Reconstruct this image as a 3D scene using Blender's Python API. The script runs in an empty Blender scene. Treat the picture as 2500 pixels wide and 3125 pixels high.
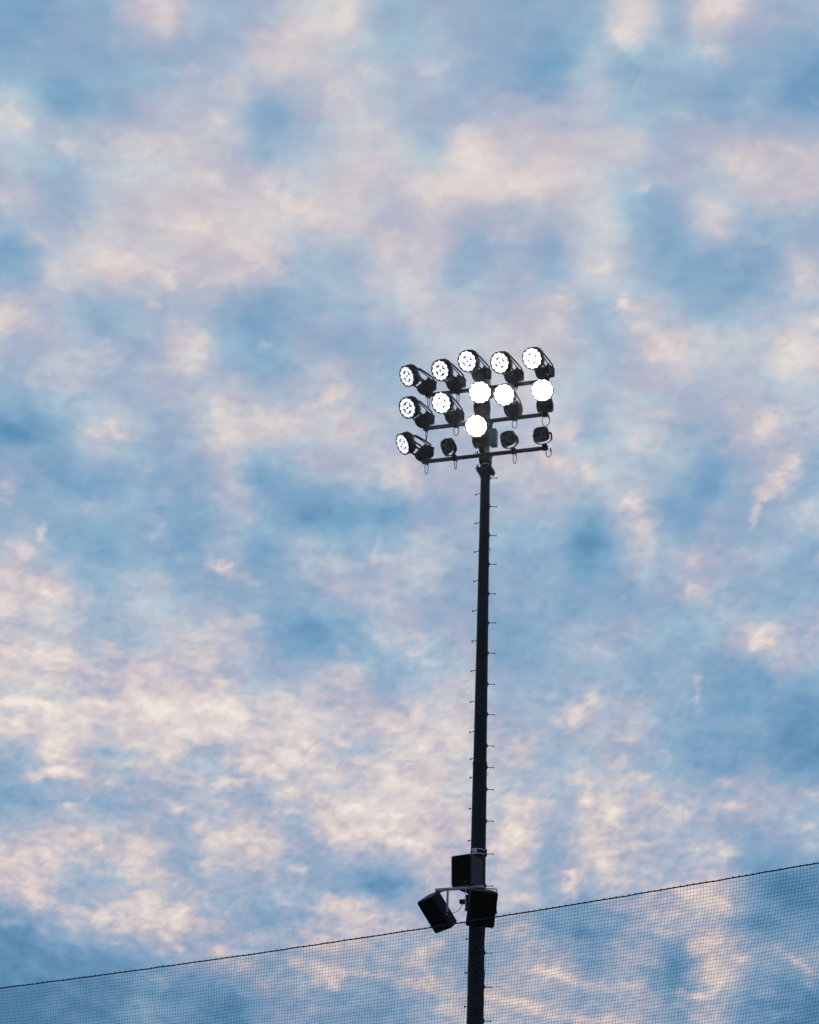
import bpy, bmesh, math, random
import numpy as np
from mathutils import Vector, Matrix
random.seed(7); np.random.seed(7)
sc = bpy.context.scene
R = math.radians
PI = math.pi

# ------------------------------------------------------------------ camera
FOC = 8853.0                                  # focal length on the 2500 px wide photograph
PITCH, ROLL = R(25.0), R(1.77)
CAM = np.array([0.0, 0.0, 1.6])
_f = np.array([0, math.cos(PITCH), math.sin(PITCH)])
_r0 = np.array([1.0, 0, 0]); _u0 = np.array([0, -math.sin(PITCH), math.cos(PITCH)])
_r = math.cos(ROLL)*_r0+math.sin(ROLL)*_u0
_u = -math.sin(ROLL)*_r0+math.cos(ROLL)*_u0
cd = bpy.data.cameras.new('camera'); cam = bpy.data.objects.new('camera', cd)
sc.collection.objects.link(cam); sc.camera = cam
cam.matrix_world = Matrix(((_r[0], _u[0], -_f[0], CAM[0]), (_r[1], _u[1], -_f[1], CAM[1]), (_r[2], _u[2], -_f[2], CAM[2]), (0, 0, 0, 1)))
cd.sensor_fit = 'HORIZONTAL'; cd.sensor_width = 36.0; cd.lens = FOC/2500*36
cd.clip_start = 0.1; cd.clip_end = 20000

# ------------------------------------------------------------------ light: dusk sky and a low, weak sun
SUN_EL, SUN_AZ = R(3.0), R(-62.0)              # azimuth from +Y, negative = left of the view
w = bpy.data.worlds.new('World'); sc.world = w; w.use_nodes = True
nt = w.node_tree; nt.nodes.clear()
o_ = nt.nodes.new('ShaderNodeOutputWorld'); bg = nt.nodes.new('ShaderNodeBackground'); sk = nt.nodes.new('ShaderNodeTexSky')
sk.sky_type = 'NISHITA'; sk.sun_disc = False; sk.sun_elevation = SUN_EL; sk.sun_rotation = SUN_AZ
sk.air_density = 1.0; sk.dust_density = 0.4; sk.ozone_density = 2.0; sk.altitude = 100
bg.inputs[1].default_value = 0.15
nt.links.new(sk.outputs[0], bg.inputs[0]); nt.links.new(bg.outputs[0], o_.inputs[0])
sl = bpy.data.lights.new('sun', 'SUN'); so = bpy.data.objects.new('sun', sl); sc.collection.objects.link(so)
sl.energy = 0.3; sl.angle = R(3); sl.color = (1, .78, .6)
_sd = Vector((math.sin(SUN_AZ)*math.cos(SUN_EL), math.cos(SUN_AZ)*math.cos(SUN_EL), math.sin(SUN_EL)))
so.rotation_euler = _sd.to_track_quat('Z', 'Y').to_euler(); so.location = (0, 0, 60)
sc.view_settings.view_transform = 'Standard'; sc.view_settings.look = 'None'
sc.view_settings.exposure = 0; sc.view_settings.gamma = 1; sc.view_settings.use_curve_mapping = False
sc.cycles.transparent_max_bounces = 12
sc.cycles.max_bounces = 6

# ------------------------------------------------------------------ helpers
def tag(o, label=None, cat=None, group=None, kind=None):
    if label: o['label'] = label
    if cat: o['category'] = cat
    if group: o['group'] = group
    if kind: o['kind'] = kind
    return o

def mat(name, col, rough=.6, metal=0, var=0, scale=8, emit=None, es=0, spec=.5, bump=0, stretch=(1, 1, 1)):
    m = bpy.data.materials.new(name); m.use_nodes = True
    n = m.node_tree.nodes; b = n['Principled BSDF']; L = m.node_tree.links
    b.inputs['Base Color'].default_value = (*col, 1); b.inputs['Roughness'].default_value = rough
    b.inputs['Metallic'].default_value = metal; b.inputs['Specular IOR Level'].default_value = spec
    if emit:
        b.inputs['Emission Color'].default_value = (*emit, 1); b.inputs['Emission Strength'].default_value = es
    if var or bump:
        tc = n.new('ShaderNodeTexCoord'); mp = n.new('ShaderNodeMapping'); mp.inputs['Scale'].default_value = stretch
        nz = n.new('ShaderNodeTexNoise'); nz.inputs['Scale'].default_value = scale; nz.inputs['Detail'].default_value = 6
        L.new(tc.outputs['Object'], mp.inputs[0]); L.new(mp.outputs[0], nz.inputs[0])
        if var:
            rp = n.new('ShaderNodeValToRGB'); e = rp.color_ramp.elements
            e[0].position = .35; e[1].position = .68
            e[0].color = (*[c*(1-var) for c in col], 1); e[1].color = (*[min(1, c*(1+var)) for c in col], 1)
            L.new(nz.outputs[0], rp.inputs[0]); L.new(rp.outputs[0], b.inputs['Base Color'])
            mr = n.new('ShaderNodeMapRange'); mr.inputs['To Min'].default_value = max(.05, rough-.15); mr.inputs['To Max'].default_value = min(1, rough+.15)
            L.new(nz.outputs[0], mr.inputs[0]); L.new(mr.outputs[0], b.inputs['Roughness'])
        if bump:
            bp = n.new('ShaderNodeBump'); bp.inputs['Strength'].default_value = bump; bp.inputs['Distance'].default_value = .01
            L.new(nz.outputs[0], bp.inputs['Height']); L.new(bp.outputs[0], b.inputs['Normal'])
    return m

class MB:
    """collects shapes and links them as one mesh object"""
    def __init__(s): s.v = []; s.f = []
    def add(s, vs, fs):
        k = len(s.v); s.v += [tuple(v) for v in vs]; s.f += [tuple(i+k for i in f) for f in fs]; return s
    def box(s, c, d, rot=None, ch=0.0):
        """box with chamfered long edges when ch > 0 (d = full sizes)"""
        hx, hy, hz = d[0]/2, d[1]/2, d[2]/2
        M = rot if rot is not None else Matrix.Identity(3)
        if ch <= 0:
            vs = [(x, y, z) for z in (-hz, hz) for x, y in ((-hx, -hy), (hx, -hy), (hx, hy), (-hx, hy))]
            fs = [(3, 2, 1, 0), (4, 5, 6, 7), (0, 1, 5, 4), (1, 2, 6, 5), (2, 3, 7, 6), (3, 0, 4, 7)]
        else:
            bm = bmesh.new(); bmesh.ops.create_cube(bm, size=1)
            for q in bm.verts: q.co = Vector((q.co.x*d[0], q.co.y*d[1], q.co.z*d[2]))
            bmesh.ops.bevel(bm, geom=bm.edges[:], offset=ch, segments=2, affect='EDGES', profile=.5)
            bm.verts.index_update(); vs = [q.co.copy() for q in bm.verts]; fs = [[q.index for q in p.verts] for p in bm.faces]; bm.free()
        return s.add([Vector(c)+M@Vector(q) for q in vs], fs)
    def tube(s, pts, r, n=8, cap=True):
        pts = [Vector(p) for p in pts]; rr = r if isinstance(r, (list, tuple)) else [r]*len(pts)
        T0 = (pts[1]-pts[0]).normalized(); a = Vector((0, 0, 1)) if abs(T0.z) < .9 else Vector((1, 0, 0))
        N = T0.cross(a).normalized(); vs = []; fs = []
        for i, p in enumerate(pts):
            T = ((pts[min(i+1, len(pts)-1)]-pts[max(i-1, 0)])).normalized()
            N = (N-T*N.dot(T)).normalized(); Bn = T.cross(N)
            vs += [p+(N*math.cos(2*PI*k/n)+Bn*math.sin(2*PI*k/n))*rr[i] for k in range(n)]
        for i in range(len(pts)-1):
            fs += [(i*n+k, i*n+(k+1) % n, (i+1)*n+(k+1) % n, (i+1)*n+k) for k in range(n)]
        if cap: fs += [tuple(range(n-1, -1, -1)), tuple((len(pts)-1)*n+k for k in range(n))]
        return s.add(vs, fs)
    def strip(s, pts, wd, th, side=Vector((1, 0, 0))):
        """flat bar of width wd (along `side`) and thickness th following pts"""
        pts = [Vector(p) for p in pts]; vs = []; fs = []; side = Vector(side).normalized()
        for i, p in enumerate(pts):
            T = (pts[min(i+1, len(pts)-1)]-pts[max(i-1, 0)]).normalized(); N = T.cross(side).normalized()
            vs += [p-side*wd/2-N*th/2, p+side*wd/2-N*th/2, p+side*wd/2+N*th/2, p-side*wd/2+N*th/2]
        for i in range(len(pts)-1):
            fs += [(i*4+k, i*4+(k+1) % 4, i*4+4+(k+1) % 4, i*4+4+k) for k in range(4)]
        fs += [(3, 2, 1, 0), tuple((len(pts)-1)*4+k for k in range(4))]
        return s.add(vs, fs)
    def lathe(s, prof, n=24, M=Matrix.Identity(4)):
        """prof: (radius, z) about local z, open ends closed where radius is 0"""
        vs = []; fs = []
        for (r, z) in prof: vs += [M@Vector((r*math.cos(2*PI*k/n), r*math.sin(2*PI*k/n), z)) for k in range(n)]
        for i in range(len(prof)-1): fs += [(i*n+k, i*n+(k+1) % n, (i+1)*n+(k+1) % n, (i+1)*n+k) for k in range(n)]
        fs += [tuple(range(n-1, -1, -1)), tuple((len(prof)-1)*n+k for k in range(n))]
        return s.add(vs, fs)
    def prism(s, poly, x0, x1, M=Matrix.Identity(4), taper=1.0):
        """polygon in (y, z), extruded along x from x0 to x1"""
        n = len(poly)
        vs = [M@Vector((x0*taper if 0 else x0, y, z)) for y, z in poly]+[M@Vector((x1, y, z)) for y, z in poly]
        fs = [tuple(range(n-1, -1, -1)), tuple(range(n, 2*n))]+[(k, (k+1) % n, n+(k+1) % n, n+k) for k in range(n)]
        return s.add(vs, fs)
    def build(s, name, m, parent=None, smooth=False, bevel=0):
        me = bpy.data.meshes.new(name); me.from_pydata(s.v, [], s.f)
        bm = bmesh.new(); bm.from_mesh(me)
        bmesh.ops.recalc_face_normals(bm, faces=bm.faces[:])
        if bevel:
            es = [e for e in bm.edges if len(e.link_faces) == 2 and e.calc_face_angle(0) > R(25)]
            bmesh.ops.bevel(bm, geom=es, offset=bevel, segments=2, affect='EDGES', clamp_overlap=True)
        bm.to_mesh(me); bm.free()
        if smooth:
            me.polygons.foreach_set('use_smooth', [True]*len(me.polygons))
            try: me.set_sharp_from_angle(angle=R(40))
            except Exception: pass
        me.materials.append(m)
        o = bpy.data.objects.new(name, me); sc.collection.objects.link(o)
        if parent: o.parent = parent
        return o

def fast_mesh(name, v, faces, m, parent=None, attrs=None, smooth=False):
    """v (n,3) array, faces (m,k) array, all with k corners"""
    me = bpy.data.meshes.new(name); n, k = faces.shape
    me.vertices.add(len(v)); me.vertices.foreach_set('co', np.asarray(v, np.float32).ravel())
    me.loops.add(n*k); me.loops.foreach_set('vertex_index', faces.astype(np.int32).ravel())
    me.polygons.add(n); me.polygons.foreach_set('loop_start', np.arange(0, n*k, k, dtype=np.int32))
    me.polygons.foreach_set('loop_total', np.full(n, k, np.int32))
    if smooth: me.polygons.foreach_set('use_smooth', np.ones(n, bool))
    me.update(calc_edges=True)
    for an, av in (attrs or {}).items():
        at = me.attributes.new(an, 'FLOAT', 'POINT'); at.data.foreach_set('value', np.asarray(av, np.float32).ravel())
    me.materials.append(m)
    o = bpy.data.objects.new(name, me); sc.collection.objects.link(o)
    if parent: o.parent = parent
    return o

def empty(name, loc, rz=0):
    o = bpy.data.objects.new(name, None); sc.collection.objects.link(o)
    o.location = loc; o.rotation_euler = (0, 0, rz); o.empty_display_size = .2
    return o
def copy_tree(o, parent=None):
    c = o.copy(); sc.collection.objects.link(c); c.parent = parent
    for ch in [x for x in o.children]: copy_tree(ch, c)
    return c

# ------------------------------------------------------------------ the sky
# ---- cloud layout: how much lit cloud there is, one digit per patch of sky ----
ROWS = """12254346733322373643
22233466544321423321
52235534644344533221
54566534664766664555
43566666767877644566
44667776656444632633
26776664466343643225
64345323456556464345
45446324335666457667
35445545645566555556
13644776654556464465
32333524565566654243
33332431223444362335
53232425355433154443
77454333554333234433
66456631254423443465
77676645535533433223
87788877667645553221
47566577567754543221
34445546787665665454
67664764777674755434
76575554326564565721
25677545775653356632
22234656656467462755
12243245446776674632"""
G = np.array([[int(c) for c in r] for r in ROWS.split()], float)
# (crop row, crop col, x, y, rx, ry, angle, amp) in patches of 1725x862 units
B = """
0 0 660 30 95 55 15 .30
0 0 690 95 45 50 20 .12
0 0 150 155 50 22 25 .25
0 0 1450 95 45 60 35 .28
0 0 1250 115 120 40 -15 .15
0 0 1180 220 100 70 10 .12
0 0 1530 295 25 18 30 .30
0 0 1600 320 60 30 15 .20
0 0 970 355 70 30 30 .22
0 0 800 300 60 16 -8 .22
0 0 690 295 50 14 20 .18
0 0 915 490 30 16 -10 .28
0 0 960 550 70 40 10 .14
0 0 60 490 80 50 35 .28
0 0 310 630 55 45 30 .35
0 0 270 600 25 15 0 .18
0 0 430 565 20 15 0 .15
0 0 600 620 170 80 10 .10
0 0 870 750 90 30 35 .20
0 0 1200 820 120 40 30 .22
0 0 1430 400 130 60 15 .12
0 0 50 840 90 50 10 .24
0 0 350 450 200 50 35 -.10
0 0 1160 470 90 60 40 -.12
0 0 200 400 140 30 50 -.08
0 1 915 160 75 50 20 .45
0 1 860 90 40 30 20 .18
0 1 985 270 30 14 0 .14
0 1 985 350 60 35 -30 .18
0 1 1280 30 120 40 -12 .30
0 1 1300 230 60 30 25 .26
0 1 1545 90 35 14 0 .18
0 1 1420 420 30 30 0 .12
0 1 1450 360 80 16 0 .10
0 1 100 285 60 35 20 .22
0 1 1160 485 80 20 10 .12
0 1 240 600 70 90 -10 .26
0 1 480 770 80 60 30 .24
0 1 575 690 60 45 0 .12
0 1 980 800 28 26 0 .42
0 1 1490 615 50 16 0 .14
0 1 1600 620 80 18 20 .18
0 1 1400 690 70 50 10 .20
0 1 1700 410 30 15 20 .20
0 1 100 780 120 50 5 .12
0 1 1700 40 40 20 -20 .14
0 1 520 380 120 22 15 -.10
0 1 690 330 140 20 -8 -.08
1 0 840 80 90 35 20 .22
1 0 520 245 90 40 10 .26
1 0 700 305 45 30 20 .30
1 0 640 410 24 30 30 .26
1 0 940 305 90 20 -12 .24
1 0 1080 225 110 30 30 .24
1 0 1245 353 18 10 0 .30
1 0 1200 328 24 10 10 .20
1 0 1330 30 120 50 20 .18
1 0 1610 170 50 60 20 .22
1 0 1410 360 50 12 20 .18
1 0 20 460 70 50 0 .26
1 0 60 500 90 45 10 .10
1 0 330 680 130 80 -10 .18
1 0 820 620 70 80 20 .24
1 0 700 680 110 30 0 .14
1 0 1115 590 22 16 0 .32
1 0 1400 800 60 28 -20 .32
1 0 1320 835 60 16 -10 .22
1 0 985 740 60 45 10 .18
1 0 135 745 20 35 20 .26
1 0 880 830 50 24 0 .16
1 0 15 630 22 50 0 .26
1 0 220 250 60 30 40 .16
1 0 450 590 50 24 -10 .12
1 0 160 130 50 24 20 .20
1 0 1590 660 22 18 0 .26
1 0 30 170 60 40 0 -.16
1 0 1700 300 30 50 0 .16
1 1 20 380 50 90 0 .16
1 1 630 410 50 60 10 .28
1 1 895 420 20 34 10 .48
1 1 800 260 50 40 -10 .22
1 1 1050 620 90 45 20 .26
1 1 1010 540 90 40 30 .12
1 1 1290 40 90 50 10 .14
1 1 1600 620 90 70 -20 .28
1 1 1560 690 30 30 0 .10
1 1 1660 320 60 70 10 .22
1 1 380 120 70 30 10 .16
1 1 480 560 60 30 0 .16
1 1 1710 490 24 16 0 .24
1 1 1480 140 40 20 20 .16
1 1 860 80 70 90 10 .10
1 1 1350 270 60 24 20 .12
1 1 1150 250 140 90 10 -.10
2 0 440 70 100 35 -8 .20
2 0 510 95 30 14 0 .14
2 0 940 50 60 90 0 .18
2 0 1180 40 80 40 0 .20
2 0 1440 80 60 60 0 .12
2 0 55 320 40 24 -20 .40
2 0 10 385 28 10 35 .42
2 0 172 520 16 34 25 .50
2 0 120 600 60 30 -30 .36
2 0 50 575 40 20 20 .22
2 0 370 400 40 18 0 .18
2 0 700 370 28 50 0 .18
2 0 670 500 24 50 0 .20
2 0 945 660 46 22 0 .46
2 0 865 640 24 22 20 .30
2 0 755 635 26 12 0 .24
2 0 1050 715 60 18 20 .26
2 0 650 550 18 24 30 .16
2 0 220 770 50 12 42 .35
2 0 610 245 24 18 0 .24
2 0 860 355 60 14 -5 .18
2 0 1010 340 70 24 0 .14
2 0 1575 590 14 50 10 .28
2 0 1070 445 60 8 15 .16
2 0 1430 650 50 50 -10 .18
2 0 630 720 90 22 0 .14
2 0 1480 285 60 24 0 .12
2 0 1680 290 80 50 0 .14
2 0 20 690 40 28 0 .22
2 0 20 830 60 40 0 .24
2 0 210 730 90 40 0 .10
2 0 60 90 100 40 10 -.10
2 0 400 320 200 50 0 -.06
2 0 1400 430 200 60 10 -.08
2 0 1100 600 80 60 0 -.06
2 1 650 100 50 40 0 .24
2 1 620 220 60 35 0 .22
2 1 950 120 80 40 0 .18
2 1 1050 25 60 30 0 .20
2 1 745 260 20 44 -5 .30
2 1 945 380 40 34 0 .42
2 1 900 400 50 20 0 .16
2 1 980 520 40 44 0 .30
2 1 950 570 60 50 20 .14
2 1 1000 340 30 40 0 .12
2 1 1505 60 45 60 10 .40
2 1 1575 265 50 95 45 .52
2 1 1530 330 36 50 45 .22
2 1 1620 210 30 60 10 .20
2 1 1500 340 60 20 -30 .18
2 1 1460 420 20 60 22 .50
2 1 1445 480 14 16 0 .34
2 1 1200 630 70 44 0 .30
2 1 1190 765 44 30 0 .34
2 1 1280 540 40 24 0 .14
2 1 1310 170 40 24 0 .16
2 1 1715 630 24 30 0 .28
2 1 1690 480 50 60 0 .12
2 1 20 260 60 90 0 .12
2 1 60 720 70 60 0 .10
2 1 600 490 50 24 0 .14
2 1 1430 310 44 50 0 .10
2 1 1150 120 30 12 0 .14
2 1 30 570 40 30 0 .10
2 1 1240 320 60 70 0 -.12
2 1 800 550 110 80 0 -.12
3 0 110 160 70 35 -5 .34
3 0 230 170 80 35 5 .34
3 0 15 150 26 40 0 .26
3 0 280 145 30 12 10 .22
3 0 475 135 34 26 40 .34
3 0 640 220 70 28 15 .22
3 0 520 190 20 30 40 -.12
3 0 760 90 80 40 10 .14
3 0 1050 25 40 26 0 .26
3 0 950 40 60 30 0 .14
3 0 130 270 120 30 15 .14
3 0 400 230 110 24 15 .18
3 0 550 310 24 30 0 .22
3 0 100 365 120 20 8 .40
3 0 210 390 40 24 40 .30
3 0 100 415 120 10 8 -.30
3 0 130 335 120 8 0 -.22
3 0 400 375 80 14 0 .36
3 0 330 445 60 30 35 .24
3 0 460 390 40 20 0 .16
3 0 510 395 26 14 40 .20
3 0 50 445 60 14 5 .22
3 0 70 480 90 24 5 .16
3 0 210 455 50 30 25 .30
3 0 640 400 70 34 45 .42
3 0 700 420 50 40 20 .24
3 0 600 360 30 16 40 .20
3 0 900 400 100 40 15 .28
3 0 1000 400 50 40 0 .26
3 0 900 500 100 30 8 .24
3 0 1200 370 30 40 30 .30
3 0 1260 450 40 50 20 .24
3 0 560 545 70 26 10 .24
3 0 730 575 45 36 40 .34
3 0 660 600 60 20 0 .14
3 0 800 520 50 40 0 .16
3 0 230 570 50 55 30 .38
3 0 340 520 60 18 10 .16
3 0 1050 640 80 40 20 .30
3 0 1170 660 50 34 0 .30
3 0 1230 600 50 40 0 .26
3 0 1280 540 24 24 0 .18
3 0 1420 500 50 40 20 .24
3 0 1450 545 26 14 0 .24
3 0 1660 470 60 50 0 .26
3 0 1490 250 50 40 0 .24
3 0 1440 160 40 24 20 .24
3 0 1640 115 60 10 25 .26
3 0 1720 190 12 20 0 .20
3 0 940 275 50 26 10 .22
3 0 860 215 30 12 10 .18
3 0 215 670 100 22 -4 .50
3 0 320 690 28 8 10 .30
3 0 955 708 76 12 0 .62
3 0 960 600 14 8 0 .36
3 0 820 665 50 6 10 .26
3 0 600 655 140 10 15 .16
3 0 740 740 80 30 0 -.12
3 0 460 800 90 24 0 -.16
3 0 300 800 60 14 -25 .24
3 0 440 710 80 24 0 .22
3 0 730 800 60 20 20 .28
3 0 1220 750 80 26 -10 .28
3 0 1670 580 40 24 0 .34
3 0 1310 570 14 10 0 .32
3 0 1495 610 26 12 0 .28
3 0 1480 800 60 26 -15 .36
3 0 1360 650 70 30 15 .24
3 0 1400 700 50 22 10 .24
3 0 1600 640 80 30 0 .20
3 0 1680 700 50 40 0 .22
3 0 1350 760 30 16 0 .32
3 0 1420 790 30 20 0 .16
3 0 1575 790 20 12 0 .32
3 0 1200 835 90 20 0 .24
3 0 1400 845 80 20 0 .26
3 0 1680 845 50 12 0 .36
3 0 1590 845 50 12 0 .22
3 0 100 770 120 30 0 -.08
3 0 60 720 120 18 -5 -.08
3 0 600 300 80 24 10 -.10
3 0 450 580 180 20 0 -.18
3 0 400 330 100 24 5 -.14
3 0 60 560 90 30 0 -.12
3 0 900 580 150 26 0 -.14
3 0 1390 550 60 16 30 -.12
3 1 740 160 70 34 0 .24
3 1 700 410 60 40 0 .36
3 1 780 360 30 34 0 .20
3 1 760 330 16 24 0 .20
3 1 1213 320 8 60 0 .50
3 1 1200 362 26 7 0 .34
3 1 1490 100 60 60 20 .34
3 1 1570 200 60 40 0 .16
3 1 245 310 36 44 0 .26
3 1 20 120 50 60 0 .20
3 1 60 200 30 12 0 .20
3 1 30 420 24 50 0 .14
3 1 720 690 70 24 10 .30
3 1 930 525 60 20 0 .22
3 1 1085 585 34 12 10 .34
3 1 890 620 30 26 0 .20
3 1 960 680 70 24 -10 .34
3 1 1320 710 40 20 0 .26
3 1 1340 815 60 24 -5 .38
3 1 750 790 24 26 30 .44
3 1 860 820 40 24 40 .36
3 1 850 780 40 60 10 .20
3 1 1100 810 90 26 25 .26
3 1 630 690 60 18 20 .14
3 1 40 545 40 24 0 .26
3 1 200 510 50 30 0 .20
3 1 60 740 60 30 0 .20
3 1 210 800 40 30 0 .20
3 1 480 800 80 50 0 .26
3 1 1700 750 40 40 0 .22
3 1 480 560 70 50 0 .20
3 1 480 330 80 24 15 .12
4 0 415 125 24 14 0 .44
4 0 380 75 50 22 0 .22
4 0 120 160 140 30 0 .18
4 0 560 180 80 24 0 .22
4 0 590 110 70 26 0 .24
4 0 140 320 40 80 -10 .34
4 0 60 330 50 24 0 .16
4 0 210 340 50 16 20 .20
4 0 280 400 24 24 30 .24
4 0 420 400 100 30 -8 .30
4 0 460 420 50 12 0 .22
4 0 640 370 50 50 -30 .26
4 0 750 400 60 30 -20 .34
4 0 600 455 40 10 10 .36
4 0 500 450 28 8 0 .36
4 0 770 440 40 10 -8 .34
4 0 700 500 50 16 10 .24
4 0 740 540 30 14 0 .24
4 0 980 70 70 30 -5 .28
4 0 890 90 30 12 0 .24
4 0 1130 90 50 40 0 .24
4 0 840 20 30 24 0 .22
4 0 880 180 50 16 0 .24
4 0 700 240 50 8 -5 .28
4 0 540 240 40 8 0 .24
4 0 1260 205 50 16 10 .34
4 0 1350 30 70 20 0 .30
4 0 1450 60 70 22 -8 .36
4 0 1600 40 80 26 -5 .24
4 0 1690 90 50 26 0 .34
4 0 1400 355 70 34 0 .40
4 0 1530 350 50 26 0 .28
4 0 1160 340 70 50 0 .14
4 0 1520 410 60 24 0 .20
4 0 1280 465 30 26 0 .22
4 0 1100 500 80 24 0 .22
4 0 1350 500 60 14 0 .26
4 0 920 560 60 24 20 .26
4 0 20 435 50 14 -10 .34
4 0 90 430 24 34 0 .20
4 0 170 460 40 30 30 .16
4 0 480 520 120 12 15 .18
4 0 700 580 50 12 30 .18
4 0 1370 530 70 14 -5 .34
4 0 1360 645 70 30 15 .40
4 0 1385 685 28 26 0 .46
4 0 1490 645 120 14 8 .26
4 0 1250 600 30 20 0 .26
4 0 985 640 30 14 0 .28
4 0 1030 610 60 14 0 .14
4 0 1140 700 60 26 20 .18
4 0 1530 770 40 12 -10 .26
4 0 1670 590 60 16 -10 .26
4 0 1680 680 60 20 20 .28
4 0 1600 640 90 12 -5 .20
4 0 640 665 80 14 30 .18
4 0 340 290 90 26 0 -.14
4 0 760 180 70 40 0 -.12
4 0 1050 280 70 60 0 -.10
4 0 1130 400 110 26 0 -.12
4 0 1640 280 90 60 20 -.10
4 0 320 240 120 12 0 -.10
4 0 60 560 160 50 0 -.06
4 0 870 500 60 30 0 -.14
4 0 1180 600 120 20 0 -.10
4 0 620 740 160 40 5 -.08
4 1 460 70 60 40 0 .34
4 1 500 90 40 16 0 .16
4 1 380 130 60 20 0 .26
4 1 40 110 50 30 0 .34
4 1 830 190 50 22 0 .40
4 1 790 180 30 16 0 .20
4 1 900 120 110 18 -10 .26
4 1 670 275 50 60 0 .40
4 1 700 240 40 20 0 .24
4 1 880 262 50 8 10 .34
4 1 1320 130 50 30 20 .36
4 1 1380 120 40 34 0 .20
4 1 1200 120 60 10 -10 .24
4 1 860 10 24 22 30 .34
4 1 450 330 60 24 0 .26
4 1 560 350 60 22 0 .14
4 1 1690 30 30 16 0 .30
4 1 1040 290 30 8 0 .22
4 1 1120 275 50 16 0 .20
4 1 1690 110 30 18 0 .20
4 1 470 460 70 22 -10 .28
4 1 1220 330 90 40 20 .28
4 1 1150 320 40 30 40 .22
4 1 1340 370 70 24 15 .24
4 1 1250 520 60 50 0 .34
4 1 1200 550 50 24 30 .26
4 1 1395 585 36 18 20 .38
4 1 1080 470 50 10 10 .20
4 1 1270 600 20 30 0 .24
4 1 1600 580 70 14 35 .28
4 1 1650 600 50 10 35 .22
4 1 650 660 90 24 10 .34
4 1 760 700 90 16 15 .30
4 1 580 640 60 22 0 .24
4 1 1210 745 66 12 10 .62
4 1 1300 710 46 10 -32 .50
4 1 1150 720 24 10 30 .36
4 1 1340 660 60 40 0 .24
4 1 1240 660 70 50 20 .24
4 1 60 690 90 22 8 .28
4 1 400 760 130 20 5 .30
4 1 560 810 120 24 15 .34
4 1 780 840 100 20 5 .34
4 1 150 790 40 24 0 .32
4 1 30 590 40 40 -40 .26
4 1 100 540 60 24 -20 .18
4 1 420 700 70 12 0 .16
4 1 1000 600 70 14 10 .22
4 1 900 700 90 24 10 .16
4 1 1130 400 200 14 8 .10
4 1 1690 700 40 14 40 .22
4 1 1560 820 60 24 0 .18
4 1 1250 830 50 40 0 .26
4 1 1100 780 60 24 0 .16
4 1 980 650 130 30 -5 -.14
4 1 760 480 130 24 5 -.16
4 1 850 400 120 16 0 -.14
4 1 1600 680 110 40 20 -.14
4 1 1450 430 90 30 20 -.12
4 1 1600 280 90 50 0 -.10
4 1 700 590 100 14 10 -.08
4 1 860 770 60 30 0 -.10
4 1 560 190 30 60 10 -.10
4 1 1000 150 90 20 0 -.08
"""
BL = np.array([[float(v) for v in l.split()] for l in B.strip().splitlines()])
BX = BL[:,1]*1250+BL[:,2]/1.38; BY = BL[:,0]*625+BL[:,3]/1.38
def _hash(ix, iy, s):
    h = (ix.astype(np.int64)*374761393 + iy.astype(np.int64)*668265263 + s*1274126177) & 0xffffffff
    h = ((h ^ (h >> 13)) * 1274126177) & 0xffffffff
    return ((h ^ (h >> 16)) & 0xffffff)/float(0x1000000)
def pnoise(x, y, s=0):
    ix = np.floor(x); iy = np.floor(y); fx = x-ix; fy = y-iy
    u = fx*fx*fx*(fx*(fx*6-15)+10); v = fy*fy*fy*(fy*(fy*6-15)+10)
    def g(dx, dy):
        a = _hash(ix+dx, iy+dy, s)*2*np.pi
        return np.cos(a)*(fx-dx)+np.sin(a)*(fy-dy)
    a = g(0,0)*(1-u)+g(1,0)*u; b = g(0,1)*(1-u)+g(1,1)*u
    return (a*(1-v)+b*v)*1.5
def fbm(x, y, o=5, s=0, gain=.5, lac=2.03):
    r = 0; a = 1; t = 0
    for k in range(o):
        r = r+a*pnoise(x, y, s+k); t += a; a *= gain
        x, y = x*lac*.8-y*lac*.6+3.1, x*lac*.6+y*lac*.8+7.7
    return r/t
def cubic(px, py):
    gx = np.clip(px/125-.5, -.5, 19.5); gy = np.clip(py/125-.5, -.5, 24.5)
    ix = np.floor(gx).astype(int); iy = np.floor(gy).astype(int); fx = gx-ix; fy = gy-iy
    def w(t, k):
        return [(-t+2*t*t-t**3)/2, (2-5*t*t+3*t**3)/2, (t+4*t*t-3*t**3)/2, (-t*t+t**3)/2][k]
    r = 0
    for j in range(4):
        for i in range(4):
            r = r+w(fy,j)*w(fx,i)*G[np.clip(iy+j-1,0,24), np.clip(ix+i-1,0,19)]
    return r/9
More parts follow.
